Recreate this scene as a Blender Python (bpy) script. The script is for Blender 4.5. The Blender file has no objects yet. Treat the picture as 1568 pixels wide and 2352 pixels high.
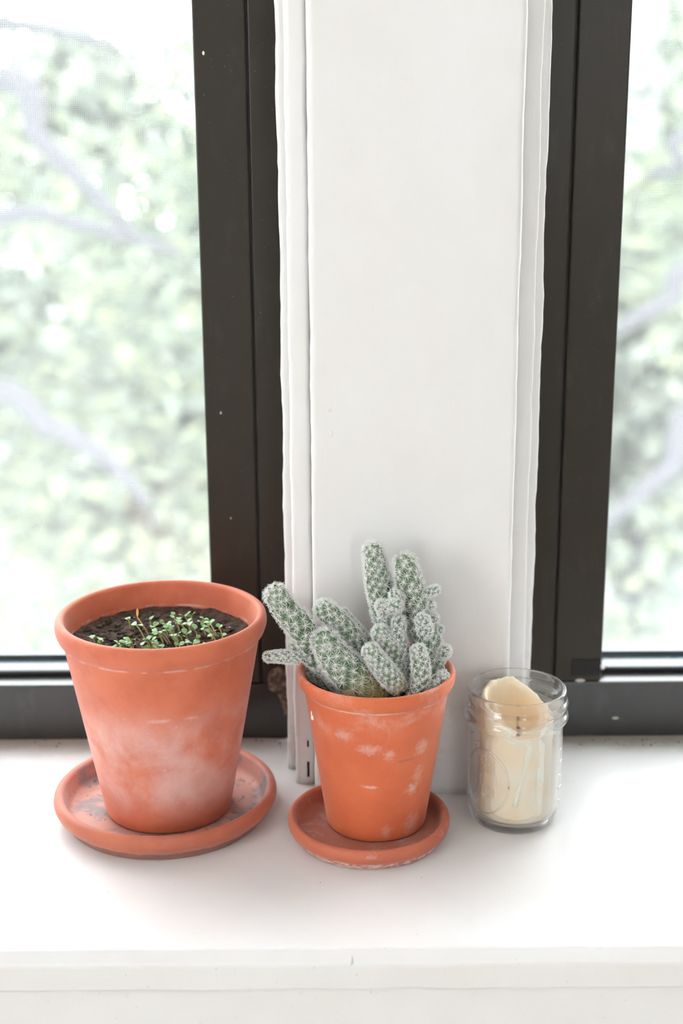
import bpy, bmesh, math, random
import numpy as np
from mathutils import Vector, Matrix, noise

random.seed(7)
RNG = np.random.default_rng(11)
S = bpy.context.scene
COL = S.collection
PI = math.pi

# ------------------------------------------------------------------ camera
PITCH, ROLL, CAM_H = math.radians(15.95), math.radians(0.37), 0.48
FWD = Vector((0, math.cos(PITCH), -math.sin(PITCH)))
UP0 = Vector((0, math.sin(PITCH), math.cos(PITCH)))
RIGHT = (Vector((1, 0, 0)) * math.cos(ROLL) - UP0 * math.sin(ROLL)).normalized()
UP = RIGHT.cross(FWD).normalized()
CAM = Vector((0, 0, CAM_H))
FPX = 50.0 / 24.0 * 1568.0
cd = bpy.data.cameras.new('camera')
cd.sensor_fit = 'HORIZONTAL'; cd.sensor_width = 24.0; cd.lens = 50.0
cd.clip_start = 0.02; cd.clip_end = 300
cd.dof.use_dof = True; cd.dof.focus_distance = 0.945; cd.dof.aperture_fstop = 4.0
co = bpy.data.objects.new('camera', cd); COL.objects.link(co)
m = Matrix((RIGHT, UP, -FWD)).transposed().to_4x4(); m.translation = CAM
co.matrix_world = m
S.camera = co

# ------------------------------------------------------------------ world, lights, exposure
W = bpy.data.worlds.new('overcast_sky'); S.world = W; W.use_nodes = True
SIDE_W, SIDE_H, SIDE_Y, SIDE_Z = 1.25, 1.10, -1.15, 0.80        # the room's other window, in the side wall left of the camera
bg = W.node_tree.nodes['Background']
bg.inputs['Color'].default_value = (0.93, 0.975, 1.0, 1)
bg.inputs['Strength'].default_value = 9.0

S.view_settings.view_transform = 'Standard'
S.view_settings.look = 'None'
S.view_settings.gamma = 1.0
S.view_settings.use_curve_mapping = False
S.view_settings.exposure = 0.24
S.cycles.max_bounces = 10; S.cycles.diffuse_bounces = 3; S.cycles.glossy_bounces = 3; S.cycles.transmission_bounces = 10; S.cycles.transparent_max_bounces = 12
S.cycles.adaptive_threshold = 0.04

# ------------------------------------------------------------------ helpers
def ray(px, py):
    return FWD + RIGHT * ((px - 784) / FPX) + UP * ((1176 - py) / FPX)
def on_y(px, py, y):
    d = ray(px, py); return CAM + d * (y / d.y)
def on_z(px, py, z):
    d = ray(px, py); return CAM + d * ((z - CAM_H) / d.z)
def on_cone(px, py, cx, cy, rfun):
    """first hit of the pixel's line of sight with a vertical surface of revolution"""
    d = ray(px, py); t = 0.7
    while t < 1.4:
        p = CAM + d * t
        if (p.x - cx) ** 2 + (p.y - cy) ** 2 <= rfun(p.z) ** 2: return p
        t += 0.0005
    return None

def tag(o, label=None, cat=None, group=None, kind=None):
    if label: o['label'] = label
    if cat: o['category'] = cat
    if group: o['group'] = group
    if kind: o['kind'] = kind
    return o
def empty(name, loc=(0, 0, 0)):
    o = bpy.data.objects.new(name, None); COL.objects.link(o); o.location = loc
    o.empty_display_size = 0.02
    return o
def mesh_obj(name, verts, faces, mat, parent=None, smooth=True, cols=None):
    me = bpy.data.meshes.new(name)
    me.from_pydata([tuple(v) for v in verts], [], [tuple(f) for f in faces])
    if smooth:
        me.polygons.foreach_set('use_smooth', [True] * len(me.polygons))
    if cols is not None:
        a = me.color_attributes.new('Col', 'FLOAT_COLOR', 'POINT')
        c = np.ones((len(verts), 4), dtype=np.float32); c[:, :3] = np.asarray(cols)
        a.data.foreach_set('color', c.ravel())
    me.update()
    if mat: me.materials.append(mat)
    o = bpy.data.objects.new(name, me); COL.objects.link(o)
    if parent: o.parent = parent
    return o
def bm_obj(name, bm, mat, parent=None, smooth=False):
    me = bpy.data.meshes.new(name); bm.normal_update(); bm.to_mesh(me); bm.free()
    if smooth: me.polygons.foreach_set('use_smooth', [True] * len(me.polygons))
    if mat: me.materials.append(mat)
    o = bpy.data.objects.new(name, me); COL.objects.link(o)
    if parent: o.parent = parent
    return o
def box(name, lo, hi, mat, parent=None, bevel=0.0, seg=2):
    bm = bmesh.new()
    bmesh.ops.create_cube(bm, size=1)
    for v in bm.verts:
        v.co = Vector([(lo[i] + hi[i]) / 2 + v.co[i] * (hi[i] - lo[i]) for i in range(3)])
    if bevel > 0:
        bmesh.ops.bevel(bm, geom=list(bm.edges), offset=bevel, segments=seg, affect='EDGES', profile=0.5)
    return bm_obj(name, bm, mat, parent, smooth=False)
def lathe(name, prof, mat, parent=None, n=128, close=False, wob=0.0):
    """surface of revolution; prof is a list of (r, z); r == 0 at the ends closes the shape"""
    verts, faces, rows = [], [], []
    for k, (r, z) in enumerate(prof):
        if r <= 1e-6:
            rows.append([len(verts)]); verts.append((0, 0, z))
        else:
            row = []
            for i in range(n):
                a = 2 * PI * i / n
                w = 1 + wob * noise.noise(Vector((math.cos(a) * 1.5, math.sin(a) * 1.5, z * 30)))
                row.append(len(verts)); verts.append((r * w * math.cos(a), r * w * math.sin(a), z))
            rows.append(row)
    pairs = list(zip(rows[:-1], rows[1:]))
    if close: pairs.append((rows[-1], rows[0]))
    for A, B in pairs:
        for i in range(n):
            j = (i + 1) % n
            if len(A) == 1 and len(B) == 1: continue
            if len(A) == 1: faces.append((A[0], B[j], B[i]))
            elif len(B) == 1: faces.append((A[i], A[j], B[0]))
            else: faces.append((A[i], A[j], B[j], B[i]))
    return mesh_obj(name, verts, faces, mat, parent)
def smooth_prof(pts, sub=6):
    """Catmull-Rom through profile points"""
    P = [np.array(p, float) for p in pts]; out = []
    for i in range(len(P) - 1):
        p0 = P[max(i - 1, 0)]; p1 = P[i]; p2 = P[i + 1]; p3 = P[min(i + 2, len(P) - 1)]
        for k in range(sub):
            t = k / sub
            q = 0.5 * ((2 * p1) + (-p0 + p2) * t + (2 * p0 - 5 * p1 + 4 * p2 - p3) * t * t + (-p0 + 3 * p1 - 3 * p2 + p3) * t ** 3)
            out.append(q)
    out.append(P[-1])
    return out
def tube_data(pts, rads, n=6, caps=True):
    pts = [Vector(p) for p in pts]; verts, faces = [], []
    up = Vector((0.31, 0.17, 0.93)); prev = None
    for i, p in enumerate(pts):
        t = (pts[min(i + 1, len(pts) - 1)] - pts[max(i - 1, 0)])
        if t.length < 1e-9: t = Vector((0, 0, 1))
        t.normalize()
        a = t.cross(up) if prev is None else prev - t * prev.dot(t)
        if a.length < 1e-6: a = t.cross(Vector((1, 0, 0)))
        a.normalize(); prev = a; b = t.cross(a)
        for k in range(n):
            an = 2 * PI * k / n
            verts.append(p + (a * math.cos(an) + b * math.sin(an)) * rads[i])
    for i in range(len(pts) - 1):
        for k in range(n):
            l = (k + 1) % n
            faces.append((i * n + k, i * n + l, (i + 1) * n + l, (i + 1) * n + k))
    if caps:
        faces.append(tuple(range(n - 1, -1, -1))); faces.append(tuple((len(pts) - 1) * n + k for k in range(n)))
    return verts, faces
def tube(name, pts, rads, mat, parent=None, n=6):
    if not hasattr(rads, '__len__'): rads = [rads] * len(pts)
    v, f = tube_data(pts, rads, n)
    return mesh_obj(name, v, f, mat, parent)

# ------------------------------------------------------------------ materials
class NT:
    def __init__(s, name, rough=0.5, color=(0.8, 0.8, 0.8), **kw):
        s.m = bpy.data.materials.new(name); s.m.use_nodes = True
        s.t = s.m.node_tree; s.b = s.t.nodes['Principled BSDF']
        s.b.inputs['Base Color'].default_value = (*color, 1); s.b.inputs['Roughness'].default_value = rough
        for k, v in kw.items(): s.b.inputs[k.replace('_', ' ')].default_value = v
        s._co = None
    def n(s, typ, **kw):
        x = s.t.nodes.new(typ)
        for k, v in kw.items(): setattr(x, k, v)
        return x
    def l(s, a, b): s.t.links.new(a, b)
    def co(s):
        if s._co is None: s._co = s.n('ShaderNodeTexCoord').outputs['Object']
        return s._co
    def noise(s, scale, detail=4, rough=0.55, sc=None, dist=0.0):
        x = s.n('ShaderNodeTexNoise'); x.inputs['Scale'].default_value = scale
        x.inputs['Detail'].default_value = detail; x.inputs['Roughness'].default_value = rough
        x.inputs['Distortion'].default_value = dist
        src = s.co()
        if sc:
            mp = s.n('ShaderNodeMapping'); mp.inputs['Scale'].default_value = sc; s.l(src, mp.inputs[0]); src = mp.outputs[0]
        s.l(src, x.inputs['Vector']); return x.outputs['Fac']
    def rng(s, v, a, b, c=0.0, d=1.0):
        x = s.n('ShaderNodeMapRange'); x.interpolation_type = 'SMOOTHSTEP'
        for i, q in enumerate((a, b, c, d)): x.inputs[1 + i].default_value = q
        s.l(v, x.inputs[0]); return x.outputs[0]
    def math(s, op, a, b=None):
        x = s.n('ShaderNodeMath', operation=op)
        for i, q in enumerate((a, b)):
            if q is None: continue
            if isinstance(q, (int, float)): x.inputs[i].default_value = q
            else: s.l(q, x.inputs[i])
        return x.outputs[0]
    def mix(s, f, a, b):
        x = s.n('ShaderNodeMix', data_type='RGBA')
        for sock, q in ((x.inputs[0], f), (x.inputs[6], a), (x.inputs[7], b)):
            if isinstance(q, (int, float)): sock.default_value = q
            elif isinstance(q, tuple): sock.default_value = (*q, 1)
            else: s.l(q, sock)
        return x.outputs[2]
    def axis(s, k):
        x = s.n('ShaderNodeSeparateXYZ'); s.l(s.co(), x.inputs[0]); return x.outputs[k]
    def radius(s):
        return s.math('SQRT', s.math('ADD', s.math('MULTIPLY', s.axis(0), s.axis(0)), s.math('MULTIPLY', s.axis(1), s.axis(1))))
    def spot(s, c, r, soft=0.5, warp=0.0):
        """mask around a point (object space), elliptical radii r"""
        src = s.co()
        sub = s.n('ShaderNodeVectorMath', operation='SUBTRACT'); s.l(src, sub.inputs[0]); sub.inputs[1].default_value = tuple(c)
        dv = s.n('ShaderNodeVectorMath', operation='DIVIDE'); s.l(sub.outputs[0], dv.inputs[0]); dv.inputs[1].default_value = tuple(r)
        ln = s.n('ShaderNodeVectorMath', operation='LENGTH'); s.l(dv.outputs[0], ln.inputs[0]); v = ln.outputs['Value']
        if warp: v = s.math('ADD', v, s.math('MULTIPLY', s.math('SUBTRACT', s.noise(260, 5, 0.7), 0.5), warp))
        return s.rng(v, 1.0, 1.0 - soft)
    def color(s, c): s.l(c, s.b.inputs['Base Color']) if not isinstance(c, tuple) else None
    def bump(s, h, strength=0.3, dist=0.001):
        x = s.n('ShaderNodeBump'); x.inputs['Strength'].default_value = strength; x.inputs['Distance'].default_value = dist
        s.l(h, x.inputs['Height']); s.l(x.outputs[0], s.b.inputs['Normal'])

def mat_paint(name, base=(0.84, 0.82, 0.815), stretch=(1, 1, 0.06), rough=0.38, dirt=None):
    k = NT(name, rough)
    brush = k.noise(900, 3, 0.6, stretch)
    lump = k.noise(60, 4, 0.6)
    c = k.mix(k.rng(k.noise(14, 3), 0.35, 0.7), base, tuple(x * y for x, y in zip(base, (0.985, 0.975, 0.965))))
    if dirt: c = dirt(k, c)  # on the sill this also carries painted shade
    k.color(c)
    k.bump(k.math('ADD', k.math('MULTIPLY', brush, 0.35), lump), 0.22, 0.0009)
    return k.m
def sill_dirt_shade(k, c):
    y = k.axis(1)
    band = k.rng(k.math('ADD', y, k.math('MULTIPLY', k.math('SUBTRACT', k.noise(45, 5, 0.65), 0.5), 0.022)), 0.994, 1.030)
    c = k.mix(k.math('MULTIPLY', band, 0.7), c, (0.27, 0.19, 0.13))  # brown band by the frames: dirt plus the shade there, painted together
    specks = k.rng(k.noise(420, 2, 0.5), 0.735, 0.76)
    c = k.mix(k.math('MULTIPLY', specks, 0.5), c, (0.45, 0.42, 0.40))
    return c
def post_dirt(k, c):
    z = k.axis(2)
    low = k.rng(z, 0.16, 0.0)
    sm = k.math('MULTIPLY', low, k.rng(k.noise(38, 5, 0.7), 0.45, 0.75))
    return k.mix(k.math('MULTIPLY', sm, 0.45), c, (0.60, 0.47, 0.34))
M_SILL = mat_paint('white sill paint', (0.86, 0.85, 0.85), (0.06, 1, 1), 0.33, sill_dirt_shade)
M_POST = mat_paint('white trim paint', (0.84, 0.825, 0.82), (1, 1, 0.05), 0.36, post_dirt)
M_WALL = mat_paint('white wall paint', (0.885, 0.868, 0.85), (1, 1, 1), 0.7)
M_CEIL = mat_paint('ceiling paint', (0.90, 0.885, 0.87), (1, 1, 1), 0.8)

def mat_metal(name, base, rough=0.38, spec=0.5):
    k = NT(name, rough, Specular_IOR_Level=spec)
    g = k.noise(1500, 2, 0.5)
    dust = k.math('MULTIPLY', k.rng(k.noise(55, 5, 0.7, (1, 1, 0.35)), 0.5, 0.8), 0.35)
    sp = k.rng(k.noise(700, 2, 0.5), 0.74, 0.77)
    c = k.mix(dust, base, tuple(min(1, x * 1.9 + 0.012) for x in base))
    c = k.mix(k.math('MULTIPLY', sp, 0.35), c, (0.35, 0.33, 0.30))
    k.color(c); k.bump(g, 0.06, 0.0004)
    return k.m
M_FRAME = mat_metal('dark bronze frame enamel', (0.036, 0.030, 0.024), 0.34, 0.22)
M_RAIL = mat_metal('dark glossy rail enamel', (0.028, 0.027, 0.026), 0.20, 0.6)
M_RUBBER = NT('black rubber gasket', 0.6, (0.018, 0.02, 0.022)).m
M_BEAD = mat_metal('blue grey glazing bead', (0.045, 0.062, 0.072), 0.18)
M_SCREW = NT('steel screw', 0.3, (0.85, 0.86, 0.88), Metallic=0.9).m
M_CHIP = NT('bare primer', 0.8, (0.62, 0.55, 0.48)).m
def mat_worn():
    k = NT('worn brown patch', 0.75)
    k.color(k.mix(k.rng(k.noise(160, 5, 0.7), 0.4, 0.65), (0.05, 0.042, 0.035), (0.30, 0.21, 0.15)))
    return k.m
M_WORN = mat_worn()
M_DARK = NT('dark slot', 0.8, (0.012, 0.011, 0.01)).m

def mat_pane():
    k = NT('window glass'); t = k.t
    out = t.nodes['Material Output']; t.nodes.remove(k.b)
    tr = t.nodes.new('ShaderNodeBsdfTransparent'); gl = t.nodes.new('ShaderNodeBsdfGlossy'); gl.inputs['Roughness'].default_value = 0.02
    lw = t.nodes.new('ShaderNodeLayerWeight'); lw.inputs[0].default_value = 0.5
    fac = k.math('ADD', k.math('MULTIPLY', k.math('POWER', lw.outputs['Facing'], 5.0), 0.9), 0.03)
    mx = t.nodes.new('ShaderNodeMixShader')
    t.links.new(fac, mx.inputs[0]); t.links.new(tr.outputs[0], mx.inputs[1]); t.links.new(gl.outputs[0], mx.inputs[2])
    t.links.new(mx.outputs[0], out.inputs[0]); return k.m
M_PANE = mat_pane()
M_SCREEN = NT('light grey screen wire', 0.5, (0.62, 0.64, 0.64)).m

def mat_terracotta(name, fresh=(0.69, 0.180, 0.090), deep=(0.57, 0.125, 0.060), dust=(0.80, 0.56, 0.53), fn=None, rough=0.62):
    k = NT(name, rough)
    k.b.inputs['Specular IOR Level'].default_value = 0.5
    k.b.inputs['Sheen Weight'].default_value = 0.18; k.b.inputs['Sheen Roughness'].default_value = 0.45
    c = k.mix(k.rng(k.noise(28, 4, 0.6), 0.35, 0.68), fresh, deep)
    c = k.mix(k.math('MULTIPLY', k.rng(k.noise(420, 3, 0.6), 0.5, 0.8), 0.25), c, tuple(x * 0.72 for x in fresh))
    if fn: c = fn(k, c, dust)
    k.color(c)
    k.bump(k.math('ADD', k.noise(1400, 3, 0.6), k.math('MULTIPLY', k.noise(140, 3), 0.8)), 0.16, 0.0006)
    return k.m

def mat_soil(name, a=(0.135, 0.080, 0.054), b=(0.036, 0.021, 0.014)):
    k = NT(name, 0.9)
    k.color(k.mix(k.rng(k.noise(230, 5, 0.7), 0.38, 0.66), b, a))
    k.bump(k.noise(650, 5, 0.7), 0.8, 0.002)
    return k.m
M_SOIL = mat_soil('moist potting soil')
M_SOIL2 = mat_soil('black cactus soil', (0.020, 0.015, 0.012), (0.006, 0.005, 0.004))
M_PERLITE = NT('perlite crumb', 0.8, (0.62, 0.56, 0.48)).m

def mat_attr(name, rough, sub=0.0, **kw):
    k = NT(name, rough, **kw)
    a = k.n('ShaderNodeAttribute'); a.attribute_name = 'Col'
    k.l(a.outputs['Color'], k.b.inputs['Base Color'])
    if sub:
        k.b.inputs['Subsurface Weight'].default_value = sub; k.b.inputs['Subsurface Scale'].default_value = 0.002
    return k.m
M_CACTUS = mat_attr('cactus skin', 0.55, 0.15)
M_SPINE = mat_attr('cactus spine', 0.6)
M_SPROUT = mat_attr('seedling tissue', 0.45, 0.2)

def mat_wax():
    k = NT('cream candle wax', 0.42)
    c = k.mix(k.rng(k.noise(55, 4, 0.6), 0.35, 0.7), (0.97, 0.77, 0.55), (0.975, 0.84, 0.67))
    inner = k.math('MULTIPLY', k.rng(k.radius(), 0.0212, 0.0195), k.rng(k.axis(2), 0.030, 0.034))
    k.color(k.mix(k.math('MULTIPLY', inner, 0.6), c, (0.96, 0.66, 0.38)))
    k.b.inputs['Subsurface Weight'].default_value = 0.3
    k.b.inputs['Subsurface Radius'].default_value = (1.0, 0.72, 0.5)
    k.b.inputs['Subsurface Scale'].default_value = 0.010
    k.bump(k.noise(120, 4), 0.2, 0.001)
    return k.m
M_WAX = mat_wax()
M_WAXPALE = NT('pale wax drip', 0.4, (0.97, 0.91, 0.80), Subsurface_Weight=0.2, Subsurface_Scale=0.003).m
M_WICK = NT('burnt wick', 0.9, (0.02, 0.018, 0.016)).m
def mat_jar():
    k = NT('clear jar glass', 0.02, (0.985, 0.995, 0.99), Transmission_Weight=1.0, IOR=1.34, Coat_Weight=1.0); t = k.t
    tr = t.nodes.new('ShaderNodeBsdfTransparent'); mx = t.nodes.new('ShaderNodeMixShader'); mx.inputs[0].default_value = 0.62
    k.l(tr.outputs[0], mx.inputs[1]); k.l(k.b.outputs[0], mx.inputs[2]); k.l(mx.outputs[0], t.nodes['Material Output'].inputs[0])
    return k.m
M_GLASS = mat_jar()

def mat_floor():
    k = NT('oak floor', 0.45)
    k.color(k.mix(k.rng(k.noise(6, 5, 0.6, (8, 0.6, 1)), 0.3, 0.7), (0.52, 0.43, 0.34), (0.62, 0.53, 0.43)))
    return k.m
def mat_leaf(name, a, b, c):
    k = NT(name, 0.5)
    g = k.n('ShaderNodeNewGeometry'); r = k.n('ShaderNodeValToRGB'); k.l(g.outputs['Random Per Island'], r.inputs[0])
    e = r.color_ramp.elements; e[0].color = (*a, 1); e[1].color = (*c, 1); e.new(0.55).color = (*b, 1)
    k.color(r.outputs[0])
    t = k.t; out = t.nodes['Material Output']
    tl = t.nodes.new('ShaderNodeBsdfTranslucent'); k.l(r.outputs[0], tl.inputs[0])
    mx = t.nodes.new('ShaderNodeMixShader'); mx.inputs[0].default_value = 0.4
    k.l(k.b.outputs[0], mx.inputs[1]); k.l(tl.outputs[0], mx.inputs[2]); k.l(mx.outputs[0], out.inputs[0])
    return k.m
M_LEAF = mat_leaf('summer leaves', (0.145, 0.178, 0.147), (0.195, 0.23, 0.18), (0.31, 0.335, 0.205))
M_BARK = NT('grey bark', 0.9, (0.078, 0.078, 0.088)).m
def mat_ground():
    k = NT('pale pavement', 0.9)
    k.color(k.mix(k.rng(k.noise(0.35, 4), 0.4, 0.65), (0.34, 0.36, 0.34), (0.22, 0.30, 0.22)))
    return k.m

# ================================================================== STRUCTURE
Z0, ZC = -0.75, 1.75             # floor and ceiling levels
XL, XR, YB = -1.9, 2.0, -2.2      # room shell
W1 = (-1.30, -0.0425)             # window openings in x
W2 = (0.1435, 0.70)
ZT = 1.45                         # head of the windows
YF = 1.0305                       # face of the window frames

tag(box('floor', (XL, YB, Z0 - 0.05), (XR, 1.2, Z0), mat_floor()), 'oak floor of the room behind the camera', 'floor', kind='structure')
tag(box('ceiling', (XL, YB, ZC), (XR, 1.2, ZC + 0.05), M_CEIL), 'white ceiling of the room', 'ceiling', kind='structure')
wl = tag(empty('wall_left', (XL, 0, Z0)), 'white side wall left of the camera with a window opening', 'wall', kind='structure')
sy0, sy1, sz0, sz1 = SIDE_Y - SIDE_W / 2, SIDE_Y + SIDE_W / 2, SIDE_Z - Z0 - SIDE_H / 2, SIDE_Z - Z0 + SIDE_H / 2
for lo, hi in (((-0.1, YB, 0), (0, sy0, 2.5)), ((-0.1, sy1, 0), (0, 1.2, 2.5)), ((-0.1, sy0, 0), (0, sy1, sz0)), ((-0.1, sy0, sz1), (0, sy1, 2.5))):
    box('wall_panel', lo, hi, M_WALL, wl)
tag(box('wall_right', (XR, YB, Z0), (XR + 0.1, 1.2, ZC), M_WALL), 'white side wall right of the window', 'wall', kind='structure')
wb = tag(empty('wall_back', (0, YB, Z0)), 'white wall behind the camera with a narrow opening added for fill light', 'wall', kind='structure')
for lo, hi in (((XL, -0.1, 0), (0.55, 0, 2.5)), ((0.95, -0.1, 0), (XR, 0, 2.5)), ((0.55, -0.1, 0), (0.95, 0, 1.10)), ((0.55, -0.1, 2.05), (0.95, 0, 2.5))):  # gap between the panels is added, to let fill light onto the post
    box('wall_panel', lo, hi, M_WALL, wb)
ww = tag(empty('wall_window', (0, 1.0, Z0)), 'white wall around the two windows', 'wall', kind='structure')
for lo, hi in (((XL, 0.0, 0), (W1[0], 0.2, 2.5)), ((W2[1], 0.0, 0), (XR, 0.2, 2.5)),
               ((W1[0], 0.0, 2.2), (W2[1], 0.2, 2.5)), ((W1[0], -0.255, 0), (W2[1], 0.2, 0.62))):
    box('wall_panel', lo, hi, M_WALL, ww)

# ---- painted boards with slightly ragged, rounded edges
def ragged_board(name, x0, x1, y0, y1, z0, z1, mat, parent, r=0.0025, jit=0.0005, dz=0.006, seed=0.0, round_left=True):
    """upright board: front face at y0, rounded front corners, edges wavering with old paint"""
    nz = max(2, int((z1 - z0) / dz)); verts, faces = [], []
    arc = 5; prof_n = None
    for i in range(nz + 1):
        z = z0 + (z1 - z0) * i / nz
        jl = (noise.noise(Vector((seed, z * 22, 0))) + 0.6 * noise.noise(Vector((seed, z * 95, 3)))) * jit
        jr = (noise.noise(Vector((seed + 9, z * 22, 0))) + 0.6 * noise.noise(Vector((seed + 9, z * 95, 3)))) * jit
        jf = noise.noise(Vector((seed + 4, z * 40, 1))) * jit * 0.35
        p = [(x0 + jl, y1)]
        for k in range(arc + 1):
            a = PI / 2 * k / arc
            p.append((x0 + jl + r - r * math.cos(a), y0 + jf + r - r * math.sin(a)))
        for k in range(arc + 1):
            a = PI / 2 * k / arc
            p.append((x1 + jr - r + r * math.sin(a), y0 + jf + r - r * math.cos(a)))
        p.append((x1 + jr, y1)); prof_n = len(p)
        verts += [(a, b, z) for a, b in p]
    for i in range(nz):
        for k in range(prof_n):
            l = (k + 1) % prof_n
            faces.append((i * prof_n + k, i * prof_n + l, (i + 1) * prof_n + l, (i + 1) * prof_n + k))
    faces.append(tuple(range(prof_n - 1, -1, -1))); faces.append(tuple(nz * prof_n + k for k in range(prof_n)))
    o = mesh_obj(name, verts, faces, mat, parent)
    return o

post = tag(empty('trim_1', (0.05, 0.9345, 0)), 'white painted window post with stepped edge strips, between the two black windows', 'window post', kind='structure')
PX, PY = 0.05, 0.9345
def pboard(name, x0, x1, y0, y1, z1=ZT + 0.05, **kw):
    return ragged_board(name, x0 - PX, x1 - PX, y0 - PY, y1 - PY, 0.0, z1, M_POST, post, **kw)
pboard('face_board', -0.0203, 0.1181, 0.9345, 0.960, r=0.0048, jit=0.0006, seed=1.3)
pboard('edge_strip', -0.0352, -0.0195, 0.9515, 0.975, r=0.0044, jit=0.0009, seed=5.1)
pboard('edge_strip', 0.1172, 0.1306, 0.9515, 0.975, r=0.0022, jit=0.0008, seed=8.4)
pboard('post_core', -0.0414, 0.1392, 0.9760, 1.0300, r=0.0030, jit=0.0011, seed=2.7)
p = on_y(708, 1776, 0.9505)
box('paint_crack', (p.x - PX - 0.0009, 0.0166, 0.006), (p.x - PX + 0.0009, 0.0185, 0.018), M_DARK, post)
box('paint_crack', (p.x - PX - 0.0006, 0.0166, 0.030), (p.x - PX + 0.0006, 0.0185, 0.035), M_DARK, post)
# a drip of old paint on the face
def blob(name, c, r, mat, parent, n=8):
    bm = bmesh.new(); bmesh.ops.create_uvsphere(bm, u_segments=12, v_segments=n, radius=1)
    for v in bm.verts: v.co = Vector((c[0] + v.co.x * r[0], c[1] + v.co.y * r[1], c[2] + v.co.z * r[2]))
    return bm_obj(name, bm, mat, parent, smooth=True)
for px, py, r in ((759, 996, 0.0016), (757, 942, 0.0009), (806, 345, 0.0006)):
    q = on_y(px, py, PY)
    blob('paint_drip', (q.x - PX, 0.0, q.z), (r, 0.0007, r * 1.4), M_POST, post)

# ---- sill: board with chamfered nosing, apron below
sill = tag(empty('trim_2', (0, 0.735, 0)), 'glossy white painted window sill with a chamfered front edge', 'window sill', kind='structure')
def sill_board():
    y0, y1 = 0.0, 0.335
    prof = [(y1, 0), (0.0062, 0.0)]
    for k in range(5):
        a = PI / 2 * 0.5 * k / 4
        prof.append((0.0062 - 0.0025 * math.sin(a), -0.0025 * (1 - math.cos(a))))
    prof += [(0.0012, -0.0072), (0.0003, -0.0086), (0.0, -0.0102), (0.0, -0.0245), (0.0008, -0.0262), (0.0030, -0.0268), (y1, -0.0268)]
    nx = 300; xs = [W1[0] + (W2[1] - W1[0]) * i / nx for i in range(nx + 1)]
    verts, faces = [], []; n = len(prof)
    for x in xs:
        for j, (y, z) in enumerate(prof):
            w = 0.0006 * noise.noise(Vector((x * 26, z * 60, y * 9))) if 0 < j < n - 1 else 0
            verts.append((x, y + (w if z < -0.001 else 0), z + (w * 0.25 if z == 0 else w)))
    for i in range(nx):
        for j in range(n):
            l = (j + 1) % n
            faces.append((i * n + j, (i + 1) * n + j, (i + 1) * n + l, i * n + l))
    faces.append(tuple(range(n))); faces.append(tuple(nx * n + j for j in range(n - 1, -1, -1)))
    # dirt and painted shade are laid out in room coordinates, so bake the offset into the mesh and keep the object at the origin of the room
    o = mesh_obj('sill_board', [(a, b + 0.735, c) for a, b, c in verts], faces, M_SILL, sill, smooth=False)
    o.location = (0, -0.735, 0)
    return o
sill_board()
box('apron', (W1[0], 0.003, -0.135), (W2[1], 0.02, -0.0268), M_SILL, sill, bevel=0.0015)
q1, q2 = on_y(804, 2217, 0.7345), on_y(809, 2191, 0.739)
tube('paint_ridge', [q1 - sill.location, (q1 + q2) / 2 - sill.location + Vector((0.0, -0.0004, 0)), q2 - sill.location], [0.0006, 0.0008, 0.0005], M_SILL, sill)
def crumbs():
    V, F = [], []
    R = random.Random(3)
    spots = [(R.uniform(1330, 1560), R.uniform(1698, 1714)) for _ in range(22)] + [(R.uniform(10, 150), R.uniform(1700, 1716)) for _ in range(8)] + \
            [(R.uniform(560, 660), R.uniform(1700, 1716)) for _ in range(6)] + [(735, 2028), (1050, 2138), (1512, 2077), (662, 1930), (968, 2016), (250, 2050)]
    for px, py in spots:
        c = on_z(px, py, 0.0); r = R.uniform(0.0003, 0.0009) * (1.3 if py < 1720 else 0.5)
        b = len(V)
        for d in ((1, 0, .5), (-1, 0, .5), (0, 1, .5), (0, -1, .5), (0, 0, 1.2), (0, 0, -0.1)):
            V.append(c + Vector(d) * r * R.uniform(0.7, 1.3))
        F += [(b + i, b + j, b + k) for i, j, k in ((0, 2, 4), (2, 1, 4), (1, 3, 4), (3, 0, 4), (2, 0, 5), (1, 2, 5), (3, 1, 5), (0, 3, 5))]
    return mesh_obj('dirt_crumbs', V, F, NT('brown crumb', 0.9, (0.10, 0.07, 0.05)).m, None, smooth=False)
tag(crumbs(), 'dark dirt crumbs scattered on the sill along the window frames', 'dirt', kind='stuff')

# ---- windows
def rounded_ring(x0, x1, z0, z1, rad, seg=8):
    pts = []
    for cx, cz, a0 in ((x0 + rad, z0 + rad, PI), (x1 - rad, z0 + rad, 1.5 * PI), (x1 - rad, z1 - rad, 0), (x0 + rad, z1 - rad, 0.5 * PI)):
        for k in range(seg + 1):
            a = a0 + PI / 2 * k / seg
            pts.append((cx + rad * math.cos(a), cz + rad * math.sin(a), math.cos(a), math.sin(a)))
    return pts
def ring_profile(name, ring, prof, mat, parent):
    """prof: closed list of (outward offset, y)"""
    V, F = [], []; n = len(prof); m_ = len(ring)
    for x, z, ox, oz in ring:
        for o, y in prof: V.append((x + ox * o, y, z + oz * o))
    for i in range(m_):
        i2 = (i + 1) % m_
        for j in range(n):
            l = (j + 1) % n
            F.append((i * n + j, i * n + l, i2 * n + l, i2 * n + j))
    return mesh_obj(name, V, F, mat, parent, smooth=False)
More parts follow.
